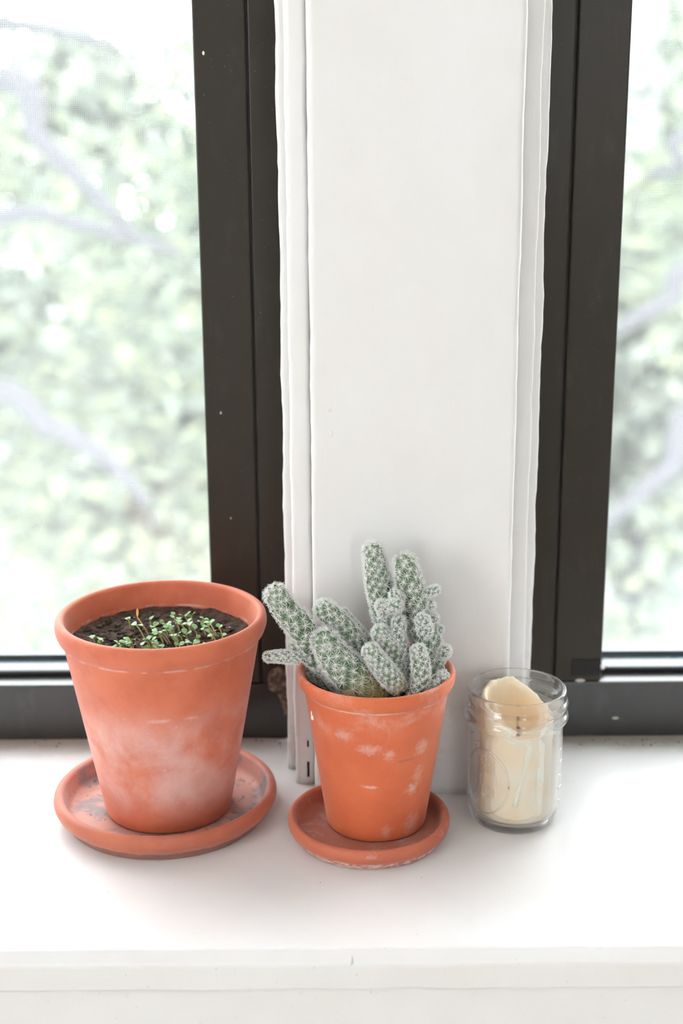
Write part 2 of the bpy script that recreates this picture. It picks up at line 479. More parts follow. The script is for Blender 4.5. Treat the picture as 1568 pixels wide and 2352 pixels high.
def make_window(name, x0, x1, side, label):
    """side = +1: the seen stile is at x1, -1: at x0.  Local frame: origin at (x0, YF, 0)"""
    t = tag(empty(name, (x0, YF, 0)), label, 'window', kind='structure')
    w = x1 - x0; zr = 0.0462
    jw, sw, gap = 0.0200, 0.0365, 0.0014
    rr = 0.0012
    box('bottom_rail', (0, 0.0, 0.0), (w, 0.062, zr), M_RAIL, t, bevel=rr)
    box('head_rail', (0, 0.0, ZT - 0.05), (w, 0.062, ZT), M_FRAME, t, bevel=rr)
    for k in (0, 1):
        a = 0 if k == 0 else w - jw
        box('jamb_strip', (a, 0.0006, zr), (a + jw, 0.062, ZT - 0.05), M_FRAME, t, bevel=rr)
        b = jw + gap if k == 0 else w - jw - gap - sw
        box('sash_stile', (b, -0.0004, zr + 0.0008), (b + sw, 0.045, ZT - 0.05), M_FRAME, t, bevel=0.0014)
        g = jw if k == 0 else w - jw - gap
        box('brush_seal', (g - 0.0002, 0.0035, zr), (g + gap + 0.0002, 0.04, ZT - 0.05), M_RUBBER, t)
    ax, bx = jw + gap + sw, w - jw - gap - sw
    box('sash_rail', (ax, 0.0205, zr), (bx, 0.046, 0.0488), M_RAIL, t, bevel=0.0006)
    ring = rounded_ring(ax, bx, 0.0490, ZT - 0.055, 0.0095)
    # black gasket on the face of the sash, a smooth reveal behind it, the screen's own frame outside
    ring_profile('gasket', ring, [(0.0012, 0.0192), (-0.0004, 0.0188), (-0.0012, 0.0200), (-0.0012, 0.0222), (0.0012, 0.0222)], M_RUBBER, t)
    ring_profile('glazing_bead', ring, [(0.0060, 0.0222), (-0.0006, 0.0222), (-0.0008, 0.0300), (-0.0008, 0.0440), (0.0060, 0.0440)], M_BEAD, t)
    ring_profile('screen_frame', ring, [(0.0060, 0.0470), (-0.0042, 0.0470), (-0.0042, 0.0530), (0.0060, 0.0530)], M_BEAD, t)
    box('glass_pane', (ax + 0.0004, 0.0330, 0.0494), (bx - 0.0004, 0.0370, ZT - 0.0555), M_PANE, t)
    # insect screen outside the pane
    V, F = [], []; hw = 0.00009; pitch = 0.0015
    def wire(lo, hi):
        b = len(V)
        V.extend([(x, y, z) for x in (lo[0], hi[0]) for y in (lo[1], hi[1]) for z in (lo[2], hi[2])])
        F.extend([(b, b + 1, b + 3, b + 2), (b + 4, b + 6, b + 7, b + 5), (b, b + 4, b + 5, b + 1), (b + 2, b + 3, b + 7, b + 6), (b, b + 2, b + 6, b + 4), (b + 1, b + 5, b + 7, b + 3)])
    zlo, zhi = 0.047, ZT - 0.052
    for i in range(int((bx - ax) / pitch)):
        x = ax + (i + 0.5) * pitch; wire((x - hw, 0.0500, zlo), (x + hw, 0.0500 + 2 * hw, zhi))
    for i in range(int((zhi - zlo) / pitch)):
        z = zlo + (i + 0.5) * pitch; wire((ax, 0.0500 + 2 * hw, z - hw), (bx, 0.0500 + 4 * hw, z + hw))
    tag(mesh_obj('insect_screen', V, F, M_SCREEN, t, smooth=False), 'fine light grey insect screen mesh', kind='stuff')
    return t
win1 = make_window('window_1', W1[0], W1[1], 1, 'black framed window with insect screen, left of the white post')
win2 = make_window('window_2', W2[0], W2[1], -1, 'black framed window with insect screen, right of the white post')
# screw, paint chips and a painted dark notch at the seen corner of the right window
def loc2(px, py, y): 
    q = on_y(px, py, y); return Vector((q.x - W2[0], q.y - YF, q.z))
a, b = loc2(1312, 1552, YF - 0.001), loc2(1379, 1514, YF - 0.001)
box('dark_notch_patch', (a.x, -0.0012, a.z), (b.x, 0.002, b.z), M_DARK, win2, bevel=0.0005)  # black piece painting in a shadowy notch of the stile, not a fitting
c = loc2(1384, 1531, YF - 0.001)
blob('screw_head', (c.x, -0.0006, c.z), (0.0022, 0.0012, 0.0030), M_SCREW, win2)
c = loc2(1332, 1563, YF - 0.0005)
blob('paint_chip', (c.x, -0.0002, c.z), (0.0040, 0.0008, 0.0014), M_CHIP, win2)
c = loc2(1413, 1650, YF - 0.0005)
blob('paint_chip', (c.x, -0.0000, c.z), (0.0026, 0.0006, 0.0010), M_CHIP, win2)
def loc1(px, py, y):
    q = on_y(px, py, y); return Vector((q.x - W1[0], q.y - YF, q.z))
# bare patch where the paint of the left frame has come away beside the post
def patch(name, outline, parent, loc, mat):
    V = []
    pts = [loc(px, py, YF) for px, py in outline]
    n = len(pts); F = []
    for y in (-0.0009, 0.0012):
        V += [(p_.x, y, p_.z) for p_ in pts]
    F.append(tuple(range(n))); F.append(tuple(range(2 * n - 1, n - 1, -1)))
    for i in range(n): F.append((i, (i + 1) % n, n + (i + 1) % n, n + i))
    return mesh_obj(name, V, F, mat, parent, smooth=False)
patch('bare_patch', [(615, 1548), (624, 1538), (640, 1532), (655, 1542), (659, 1590), (660, 1638), (652, 1640), (646, 1612), (636, 1592), (616, 1582)], win1, loc1, M_WORN)
for px, py, r in ((467, 122, 0.0011), (507, 948, 0.0009), (530, 1190, 0.0006)):
    c = loc1(px, py, YF); blob('paint_speck', (c.x, -0.0003, c.z), (r * 0.8, 0.0005, r * 1.3), M_CHIP if r < 0.001 else M_WAXPALE, win1)

# ================================================================== POTS AND SAUCERS
LP = Vector((-0.1229, 0.9092, 0.0))
SP = Vector((0.0226, 0.8878, 0.0))
LZ, SZ = 0.0062, 0.0055        # floor of the saucers

def large_pot_dust(k, c, dust):
    z = k.axis(2)
    n1 = k.noise(24, 6, 0.60, dist=0.3); n2 = k.noise(300, 4, 0.7)
    band = k.math('MULTIPLY', k.rng(z, 0.112, 0.062), k.rng(z, 0.004, 0.034))
    m1 = k.math('MULTIPLY', band, k.rng(n1, 0.30, 0.70))
    c = k.mix(k.math('MULTIPLY', m1, 0.62), c, dust)
    sp = k.math('MULTIPLY', k.math('MULTIPLY', k.rng(n2, 0.62, 0.72), band), k.rng(n1, 0.42, 0.6))
    c = k.mix(k.math('MULTIPLY', sp, 0.55), c, (0.86, 0.74, 0.72))
    rim = k.math('MULTIPLY', k.rng(k.math('ABSOLUTE', k.math('SUBTRACT', z, 0.1272)), 0.0012, 0.0003), k.rng(k.noise(90, 3), 0.42, 0.6))
    c = k.mix(k.math('MULTIPLY', rim, 0.5), c, dust)
    for px, py, r in ((365, 1657, (0.011, 0.01, 0.0022)), (440, 1649, (0.006, 0.006, 0.0012))):
        q = on_cone(px, py, LP.x, LP.y, lambda zz: 0.0437 + (zz - LZ) * (0.0664 - 0.0437) / 0.1275)
        if q: c = k.mix(k.math('MULTIPLY', k.spot(q - Vector((LP.x, LP.y, LZ)), r, 0.8, 1.6), 0.30), c, (0.84, 0.66, 0.62))
    return c
def small_r(zz): return 0.0338 + (zz - SZ) * (0.0487 - 0.0338) / 0.100
def small_pot_dust(k, c, dust):
    z = k.axis(2)
    n1 = k.noise(46, 6, 0.65, dist=0.3)
    top = k.math('MULTIPLY', k.rng(z, 0.060, 0.096), k.rng(n1, 0.46, 0.68))
    c = k.mix(k.math('MULTIPLY', top, 0.42), c, dust)
    rim = k.math('MULTIPLY', k.rng(k.math('ABSOLUTE', k.math('SUBTRACT', z, 0.1000)), 0.0014, 0.0003), k.rng(k.noise(80, 3), 0.38, 0.55))
    c = k.mix(k.math('MULTIPLY', rim, 0.75), c, (0.82, 0.66, 0.62))
    for px, py, r, a, col in ((848, 1808, (0.0085, 0.006, 0.0016), 0.7, (0.80, 0.58, 0.58)), (945, 1812, (0.0065, 0.006, 0.0060), 0.6, (0.80, 0.60, 0.54)),
                              (960, 1780, (0.0060, 0.006, 0.0120), 0.35, (0.78, 0.55, 0.48)), (848, 1722, (0.0110, 0.006, 0.0050), 0.5, (0.80, 0.58, 0.54)),
                              (895, 1735, (0.0050, 0.006, 0.0060), 0.5, (0.80, 0.58, 0.54)), (970, 1715, (0.0090, 0.008, 0.0090), 0.45, (0.80, 0.58, 0.52)),
                              (932, 1746, (0.0095, 0.006, 0.0016), 0.7, (0.24, 0.13, 0.12)), (945, 1890, (0.0090, 0.009, 0.0150), 0.4, (0.76, 0.52, 0.46)),
                              (790, 1690, (0.0080, 0.009, 0.0050), 0.35, (0.80, 0.58, 0.54)), (885, 1910, (0.0060, 0.009, 0.0080), 0.35, (0.76, 0.52, 0.46))):
        q = on_cone(px, py, SP.x, SP.y, small_r)
        if q: c = k.mix(k.math('MULTIPLY', k.spot(q - Vector((SP.x, SP.y, SZ)), r, 0.95, 2.4), a * 0.85), c, col)
    return c
def large_saucer_dirt(k, c, dust):
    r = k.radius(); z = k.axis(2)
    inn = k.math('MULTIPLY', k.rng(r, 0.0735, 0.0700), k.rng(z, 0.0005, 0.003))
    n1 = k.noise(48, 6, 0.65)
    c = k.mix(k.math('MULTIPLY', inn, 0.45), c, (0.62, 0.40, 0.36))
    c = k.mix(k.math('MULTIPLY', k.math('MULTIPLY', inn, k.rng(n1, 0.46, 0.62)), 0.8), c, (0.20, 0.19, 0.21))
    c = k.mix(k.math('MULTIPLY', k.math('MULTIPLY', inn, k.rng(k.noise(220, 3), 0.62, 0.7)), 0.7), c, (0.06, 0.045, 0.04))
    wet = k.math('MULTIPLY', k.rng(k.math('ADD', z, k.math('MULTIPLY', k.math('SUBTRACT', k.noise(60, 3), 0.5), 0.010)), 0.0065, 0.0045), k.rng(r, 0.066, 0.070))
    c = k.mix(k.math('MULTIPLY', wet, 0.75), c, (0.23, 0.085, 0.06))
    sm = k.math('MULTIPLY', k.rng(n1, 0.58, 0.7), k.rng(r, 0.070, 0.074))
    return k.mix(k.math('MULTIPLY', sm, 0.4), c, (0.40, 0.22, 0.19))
def small_saucer_dirt(k, c, dust):
    r = k.radius(); z = k.axis(2); n1 = k.noise(60, 6, 0.65)
    inn = k.math('MULTIPLY', k.rng(r, 0.0525, 0.0495), k.rng(z, 0.0005, 0.003))
    c = k.mix(k.math('MULTIPLY', inn, 0.55), c, (0.34, 0.15, 0.12))
    c = k.mix(k.math('MULTIPLY', k.math('MULTIPLY', inn, k.rng(n1, 0.52, 0.7)), 0.5), c, (0.55, 0.40, 0.36))
    out = k.math('MULTIPLY', k.rng(k.math('ADD', z, k.math('MULTIPLY', k.math('SUBTRACT', n1, 0.5), 0.010)), 0.0068, 0.0050), k.rng(r, 0.047, 0.050))
    c = k.mix(k.math('MULTIPLY', k.math('MULTIPLY', out, k.rng(k.noise(180, 5, 0.7, (1, 1, 2.5)), 0.40, 0.62)), 0.8), c, (0.80, 0.66, 0.62))
    sm = k.math('MULTIPLY', k.rng(n1, 0.56, 0.68), k.rng(z, 0.010, 0.013))
    return k.mix(k.math('MULTIPLY', sm, 0.45), c, (0.66, 0.42, 0.38))

def rounded(pts, rad, seg=4):
    """round the inner corners of an open (r, z) polyline; rad per point"""
    out = [pts[0]]
    for i in range(1, len(pts) - 1):
        p0, p1, p2 = (np.array(q, float) for q in (pts[i - 1], pts[i], pts[i + 1]))
        rr = rad[i] if hasattr(rad, '__len__') else rad
        a, b = p0 - p1, p2 - p1; la, lb = np.linalg.norm(a), np.linalg.norm(b)
        d = min(rr, la * 0.49, lb * 0.49); A, B = p1 + a / la * d, p1 + b / lb * d
        for k in range(seg + 1):
            t = k / seg; out.append(tuple((1 - t) ** 2 * A + 2 * t * (1 - t) * p1 + t * t * B))
    out.append(pts[-1]); return out

def terracotta_pot(name, loc, prof, rad, mat, label):
    t = tag(empty(name, loc), label, 'flower pot')
    lathe('pot_wall', rounded(prof, rad), mat, t, n=144, wob=0.004)
    return t
# outer wall from the drain hole up, rolled lip, inner wall down, inner floor
lp_prof = [(0.0, 0.0), (0.0437, 0.0), (0.0664, 0.1275), (0.0690, 0.1295), (0.0717, 0.1365), (0.0708, 0.1428), (0.0680, 0.1444), (0.0653, 0.1428), (0.0628, 0.1290), (0.0400, 0.0070), (0.0, 0.0070)]
lp_rad = [0, 0.003, 0.0012, 0.002, 0.004, 0.0035, 0.003, 0.003, 0.004, 0.004, 0]
pot1 = terracotta_pot('terracotta_pot', (LP.x, LP.y, LZ), lp_prof, lp_rad, mat_terracotta('dusty terracotta', fn=large_pot_dust),
                      'large dusty terracotta pot holding green seedlings, in front of the left window')
sp_prof = [(0.0, 0.0), (0.0338, 0.0), (0.0487, 0.1000), (0.0508, 0.1008), (0.0533, 0.1060), (0.0527, 0.1112), (0.0508, 0.1124), (0.0490, 0.1110), (0.0468, 0.1000), (0.0312, 0.0060), (0.0, 0.0060)]
sp_rad = [0, 0.0025, 0.001, 0.0015, 0.003, 0.0025, 0.002, 0.002, 0.003, 0.003, 0]
pot2 = terracotta_pot('terracotta_pot', (SP.x, SP.y, SZ), sp_prof, sp_rad,
                      mat_terracotta('bright terracotta', (0.73, 0.170, 0.064), (0.66, 0.142, 0.054), (0.78, 0.50, 0.46), small_pot_dust),
                      'small orange terracotta pot with a spiny cactus, in front of the white post')
q = on_cone(718, 1648, SP.x, SP.y, small_r) - Vector((SP.x, SP.y, SZ))
nq = Vector((q.x, q.y, 0)).normalized()
blob('paint_drip', q, (0.0013, 0.0013, 0.0019), M_WAXPALE, pot2)
blob('paint_drip', q + Vector((-0.0008, 0, 0.0030)), (0.0005, 0.0006, 0.0018), M_WAXPALE, pot2)

def saucer(loc, prof, rad, mat, label):
    o = lathe('saucer', rounded(prof, rad), mat, None, n=144, wob=0.005)
    o.location = loc
    return tag(o, label, 'saucer', 'terracotta saucers')
saucer((-0.1250, 0.912, 0), [(0.0, 0.0), (0.0700, 0.0), (0.0722, 0.0065), (0.0760, 0.0085), (0.0785, 0.0140), (0.0772, 0.0188), (0.0742, 0.0203), (0.0712, 0.0190), (0.0682, 0.0085), (0.0650, 0.0060), (0.0, 0.0062)],
       [0, 0.002, 0.002, 0.002, 0.004, 0.003, 0.002, 0.003, 0.004, 0.004, 0], mat_terracotta('stained terracotta', (0.54, 0.150, 0.080), (0.46, 0.120, 0.065), fn=large_saucer_dirt),
       'wide stained terracotta saucer under the large seedling pot')
saucer((0.0174, 0.8775, 0), [(0.0, 0.0), (0.0492, 0.0), (0.0526, 0.0060), (0.0544, 0.0072), (0.0556, 0.0112), (0.0547, 0.0152), (0.0525, 0.0163), (0.0502, 0.0150), (0.0482, 0.0070), (0.0455, 0.0053), (0.0, 0.0055)],
       [0, 0.002, 0.002, 0.0015, 0.003, 0.0025, 0.0015, 0.0025, 0.003, 0.003, 0], mat_terracotta('chalky terracotta', (0.57, 0.150, 0.076), (0.50, 0.125, 0.064), fn=small_saucer_dirt),
       'small chalk-marked terracotta saucer under the cactus pot')

# ---- soil
def soil(parent, r, z, amp, mat, seed, clumps, perl):
    V, F = [(0, 0, z)], []; nr, na = 46, 110
    def h(x, y):
        return amp * (noise.noise(Vector((x * 45 + seed, y * 45, 0))) + 0.6 * noise.noise(Vector((x * 130, y * 130 + seed, 2))) + 0.35 * noise.noise(Vector((x * 380, y * 380, seed))))
    for i in range(1, nr + 1):
        for k in range(na):
            a = 2 * PI * k / na; rr = r * i / nr; x, y = rr * math.cos(a), rr * math.sin(a)
            V.append((x, y, z + h(x, y) + 0.002 * (i / nr) ** 6))
    for k in range(na): F.append((0, 1 + k, 1 + (k + 1) % na))
    for i in range(nr - 1):
        for k in range(na):
            l = (k + 1) % na; F.append((1 + i * na + k, 1 + (i + 1) * na + k, 1 + (i + 1) * na + l, 1 + i * na + l))
    s = mesh_obj('soil', V, F, mat, parent)
    R = random.Random(int(seed * 10))
    for nm, cnt, rmin, rmax, mm in (('soil_clumps', clumps, 0.0006, 0.0030, mat), ('perlite', perl, 0.0006, 0.0012, M_PERLITE)):
        V, F = [], []
        bm0 = bmesh.new(); bmesh.ops.create_icosphere(bm0, subdivisions=1 if cnt > 60 else 1, radius=1)
        bv = [v.co.copy() for v in bm0.verts]; bf = [[v.index for v in f.verts] for f in bm0.faces]; bm0.free()
        for _ in range(cnt):
            a = R.uniform(0, 2 * PI); rr = r * math.sqrt(R.random()) * 0.97; x, y = rr * math.cos(a), rr * math.sin(a)
            sz = rmin + (rmax - rmin) * R.random() ** 3; b = len(V); off = Vector((R.random() * 9, R.random() * 9, 0))
            for v in bv:
                k_ = sz * (1 + 0.5 * noise.noise(v * 1.3 + off)); V.append((x + v.x * k_, y + v.y * k_, z + h(x, y) + sz * 0.3 + v.z * k_ * 0.8))
            F += [[b + i for i in f] for f in bf]
        tag(mesh_obj(nm, V, F, mm, s, smooth=False), kind='stuff')
    return h
SOIL_Z = 0.1300     # world height of the soil in the large pot
H1 = soil(pot1, 0.0618, SOIL_Z - LZ, 0.0022, M_SOIL, 1.7, 900, 14)
H2 = soil(pot2, 0.0464, 0.098 - SZ, 0.0012, M_SOIL2, 4.1, 350, 8)

# ================================================================== SEEDLINGS
def cotyledon(L, Wd, fold, droop):
    """rounded seed leaf lying along +x, with a little thickness"""
    prof = [(0.0, 0.10), (0.18, 0.55), (0.40, 0.92), (0.65, 1.0), (0.86, 0.72), (1.0, 0.12)]
    V, F = [], []
    for s, off in ((1, 0.0), (-1, -0.00022)):
        for u, w in prof:
            zc = -droop * L * u * u
            for t in (-1, -0.5, 0, 0.5, 1):
                V.append((L * u, Wd * w * t, zc + fold * Wd * w * abs(t) + off))
    n = 5; m_ = len(prof)
    for s in (0, 1):
        for i in range(m_ - 1):
            for j in range(n - 1):
                a = s * m_ * n + i * n + j; f = (a, a + n, a + n + 1, a + 1)
                F.append(f if s == 1 else f[::-1])
    ring = [i * n for i in range(m_)] + [(m_ - 1) * n + j for j in range(1, n)] + [i * n + n - 1 for i in range(m_ - 2, -1, -1)] + [j for j in range(n - 2, 0, -1)]
    for a, b in zip(ring, ring[1:] + ring[:1]): F.append((a, b, b + m_ * n, a + m_ * n))
    return V, F
def seedling(tip, base, idx, husk=False, label=None):
    R = random.Random(100 + idx)
    t = empty('seedling', base)
    tag(t, label or 'tiny green seedling with two round seed leaves sprouting in the large terracotta pot', 'seedling', None if label else 'green seedlings in the large pot')
    v = tip - base
    mid = v * 0.55 + Vector((R.uniform(-1, 1), R.uniform(-1, 1), 0)) * 0.0008 + Vector((0.10 * v.length, 0, 0.0))
    pts = []
    for k in range(7):
        s = k / 6; pts.append(mid * 2 * s * (1 - s) + v * s * s)
    vv, ff = tube_data(pts, [0.00062 - 0.00012 * k / 6 for k in range(7)], 6)
    c0, c1 = np.array((0.62, 0.56, 0.36)), np.array((0.46, 0.60, 0.26))
    if husk: c0, c1 = np.array((0.60, 0.42, 0.30)), np.array((0.70, 0.50, 0.30))
    cols = [c0 + (c1 - c0) * (i // 6) / 6 for i in range(len(vv))]
    mesh_obj('stem', vv, ff, M_SPROUT, t, cols=cols)
    a0 = R.uniform(0, 2 * PI); n = 2
    big = R.uniform(1.0, 1.55)
    for k in range(n):
        L = (0.0034 if not husk else 0.0042) * big * R.uniform(0.85, 1.15)
        Wd = (0.0015 if not husk else 0.0007) * big
        lv, lf = cotyledon(L, Wd, 0.25, R.uniform(0.0, 0.35))
        az = a0 + PI * k + R.uniform(-0.5, 0.5); el = R.uniform(0.15, 0.9) if not husk else (1.2 if k else 0.4)
        M = Matrix.Translation(v) @ Matrix.Rotation(az, 4, 'Z') @ Matrix.Rotation(-el, 4, 'Y') @ Matrix.Rotation(R.uniform(-0.5, 0.5), 4, 'X')
        g = R.random()
        col = np.array((0.17, 0.36, 0.10)) * (1 - g) + np.array((0.36, 0.55, 0.30)) * g
        if husk: col = np.array((0.75, 0.36, 0.10)) if k else np.array((0.45, 0.55, 0.32))
        mesh_obj('leaf', [M @ Vector(p_) for p_ in lv], lf, M_SPROUT, t, cols=[col] * len(lv))
    return t
# seed leaf positions and, where seen, stem feet, read off the pot (crop pixels)
sd = [(570, 360, 578, 425), (620, 395, 690, 515), (710, 365, 722, 410), (732, 402, 745, 455), (858, 330, 908, 452), (905, 360, 930, 410), (945, 342, 962, 395), (985, 335, 990, 390),
      (800, 388, 830, 460), (826, 390, 858, 480), (850, 398, 870, 470), (760, 440, 800, 520), (776, 452, 835, 515), (800, 445, 850, 515), (722, 460, 745, 540), (704, 488, 735, 560), (740, 512, 775, 585),
      (765, 528, 795, 592), (690, 498, 720, 570), (560, 500, 590, 580), (582, 498, 602, 590), (545, 520, 565, 600), (530, 535, 552, 602), (497, 515, 510, 590), (487, 548, 500, 598), (540, 572, 560, 610),
      (577, 540, 605, 602), (462, 548, 475, 595), (512, 555, 528, 602), (382, 502, 392, 560), (368, 528, 380, 570), (395, 548, 405, 580), (335, 490, 340, 525), (655, 532, 672, 604), (710, 558, 742, 604),
      (770, 552, 792, 600), (720, 500, 758, 575), (905, 540, 928, 582), (955, 515, 978, 575), (998, 528, 1008, 570), (1070, 528, 1082, 572), (1032, 498, 1040, 545), (1130, 488, 1152, 530), (1190, 498, 1200, 530),
      (1114, 452, 1128, 510), (1170, 410, 1192, 500), (1062, 410, 1090, 480), (1108, 380, 1162, 492), (1070, 352, 1110, 420), (1052, 372, 1075, 430), (960, 378, 992, 435), (920, 398, 955, 450), (968, 408, 975, 465),
      (1010, 430, 1020, 480), (950, 455, 960, 500), (880, 465, 905, 525), (880, 490, 900, 535), (910, 468, 930, 520), (860, 468, 885, 548), (822, 418, 872, 500), (1098, 402, 1150, 475), (845, 432, 880, 505)]
SD_LABEL = {32: 'tiny seedling standing apart at the far left of the soil in the large pot', 43: 'round-leaved seedling furthest right in the large pot, close to the rim',
            4: 'upright green seedling with a long pale stem near the back centre of the large pot', 0: 'bent green seedling standing alone on bare soil left of the orange husk seedling',
            1: 'long-stemmed pale seedling just left of the orange husk seedling', 40: 'broad-leaved seedling low at the right front rim of the large pot'}
def crop2(x, y): return 100 + x * 540 / 1568, 1300 + y * 540 / 1568
for i, (tx, ty, bx_, by_) in enumerate(sd):
    b = on_z(*crop2(bx_, by_), SOIL_Z)
    dx, dy = b.x - LP.x, b.y - LP.y; rr = math.hypot(dx, dy)
    if rr > 0.052: dx, dy = dx * 0.052 / rr, dy * 0.052 / rr; b = Vector((LP.x + dx, LP.y + dy, SOIL_Z))
    b.z = SOIL_Z + H1(b.x - LP.x, b.y - LP.y) - 0.0012
    t_ = on_y(*crop2(tx, ty), b.y)
    if t_.z < b.z + 0.006: t_.z = b.z + 0.006
    seedling(t_, b, i, label=SD_LABEL.get(i))
b = on_z(*crop2(712, 468), SOIL_Z); b.z = SOIL_Z + H1(b.x - LP.x, b.y - LP.y) - 0.0012
seedling(on_y(*crop2(626, 345), b.y), b, 999, True, 'tall thin seedling tipped with an orange seed husk in the large pot')

# ================================================================== CACTUS
ZK = 500 / 1568
def ck(x, y, dy): return on_y(580 + x * ZK, 1220 + y * ZK, SP.y + dy)
RSC = ZK * 0.937 / FPX * 0.90
stems = [  # control points tip -> base (crop pixels), depth offsets, radii, dryness, paleness
    ([(175, 470), (250, 575), (345, 690), (430, 830)], (-.004, -.003, -.002, 0), (72, 86, 95, 74), 0, .1),
    ([(330, 820), (450, 930), (560, 1030), (650, 1120), (720, 1190)], (.004, .002, .000, -.003, -.006), (58, 62, 58, 54, 46), .15, .1),
    ([(118, 905), (220, 903), (340, 915)], (-.004, -.003, -.002), (30, 42, 38), 0, .05),
    ([(525, 572), (600, 645), (690, 745), (770, 860), (820, 1000), (860, 1120)], (.004, .004, .003, .001, -.002, -.004), (70, 80, 80, 75, 70, 60), 0, .1),
    ([(660, 590), (722, 672), (800, 765), (870, 860), (930, 980)], (.012, .011, .009, .006, .002), (28, 36, 40, 40, 40), 0, 0),
    ([(525, 805), (590, 905), (680, 1010), (790, 1115), (890, 1205)], (-.014, -.016, -.018, -.018, -.016), (84, 112, 126, 126, 108), .8, .25),
    ([(402, 998), (470, 1042), (560, 1090), (640, 1130)], (.012, .011, .008, .004), (42, 50, 50, 44), 0, -.1),
    ([(575, 1075), (640, 1125), (710, 1185)], (-.006, -.008, -.010), (44, 50, 46), 0, -.05),
    ([(857, 872), (910, 950), (980, 1040), (1050, 1125)], (-.026, -.027, -.027, -.025), (54, 68, 72, 62), .45, .6),
    ([(925, 742), (980, 840), (1022, 930), (1050, 1050)], (-.010, -.011, -.011, -.010), (58, 70, 72, 62), .1, .4),
    ([(868, 150), (885, 260), (905, 380), (930, 500), (960, 640), (1010, 780), (1050, 950), (1070, 1130)], (.014, .014, .013, .012, .010, .006, .002, 0), (62, 76, 86, 86, 80, 70, 60, 55), .1, .1),
    ([(1100, 240), (1120, 340), (1150, 460), (1190, 600), (1245, 760), (1290, 920), (1280, 1080), (1240, 1180)], (.006, .006, .006, .005, .003, .000, -.003, -.004), (70, 86, 96, 106, 100, 80, 60, 55), .4, .1),
    ([(930, 540), (960, 620)], (-.002, 0), (38, 44), 0, .2), ([(1025, 458), (1070, 500)], (-.006, -.002), (32, 36), 0, .2),
    ([(1312, 424), (1255, 448), (1200, 475)], (.002, .003, .004), (27, 35, 32), 0, 0), ([(1338, 710), (1275, 735)], (.002, .003), (28, 34), 0, .1),
    ([(1378, 868), (1300, 888)], (-.004, -.002), (42, 46), 0, 0), ([(1035, 535), (975, 548)], (-.008, -.003), (44, 46), 0, .1),
    ([(1225, 648), (1245, 740)], (-.012, -.006), (46, 52), 0, .3), ([(1272, 535), (1220, 565)], (.002, .004), (36, 40), 0, .1), ([(1296, 625), (1235, 650)], (.000, .002), (34, 40), 0, .1),
    ([(1055, 650), (1048, 760), (1085, 880), (1115, 1000), (1130, 1120)], (-.008, -.009, -.009, -.009, -.009), (40, 48, 46, 44, 42), .25, .1),
    ([(1195, 872), (1208, 965), (1205, 1080), (1140, 1190)], (-.020, -.021, -.021, -.020), (46, 58, 60, 56), 0, .1),
    ([(1368, 1048), (1300, 1102), (1230, 1165), (1180, 1215)], (-.016, -.018, -.020, -.021), (34, 42, 42, 40), 0, .15),
    ([(690, 1195), (722, 1250)], (-.031, -.031), (32, 36), 1, 0), ([(640, 1175), (690, 1225)], (-.018, -.019), (26, 30), .6, .1),
]
def cr(P, n):
    P = [np.array(p_, float) for p_ in P]; out = []
    for i in range(len(P) - 1):
        p0, p1, p2, p3 = P[max(i - 1, 0)], P[i], P[i + 1], P[min(i + 2, len(P) - 1)]
        for k in range(n):
            t = k / n
            out.append(0.5 * ((2 * p1) + (-p0 + p2) * t + (2 * p0 - 5 * p1 + 4 * p2 - p3) * t * t + (-p0 + 3 * p1 - 3 * p2 + p3) * t ** 3))
    out.append(P[-1]); return np.array(out)
cactus = tag(empty('cactus', (SP.x, SP.y, 0.098)), 'clumping thimble cactus covered in white star-shaped spines, growing in the small pot', 'cactus')
CO = np.array((SP.x, SP.y, 0.098))
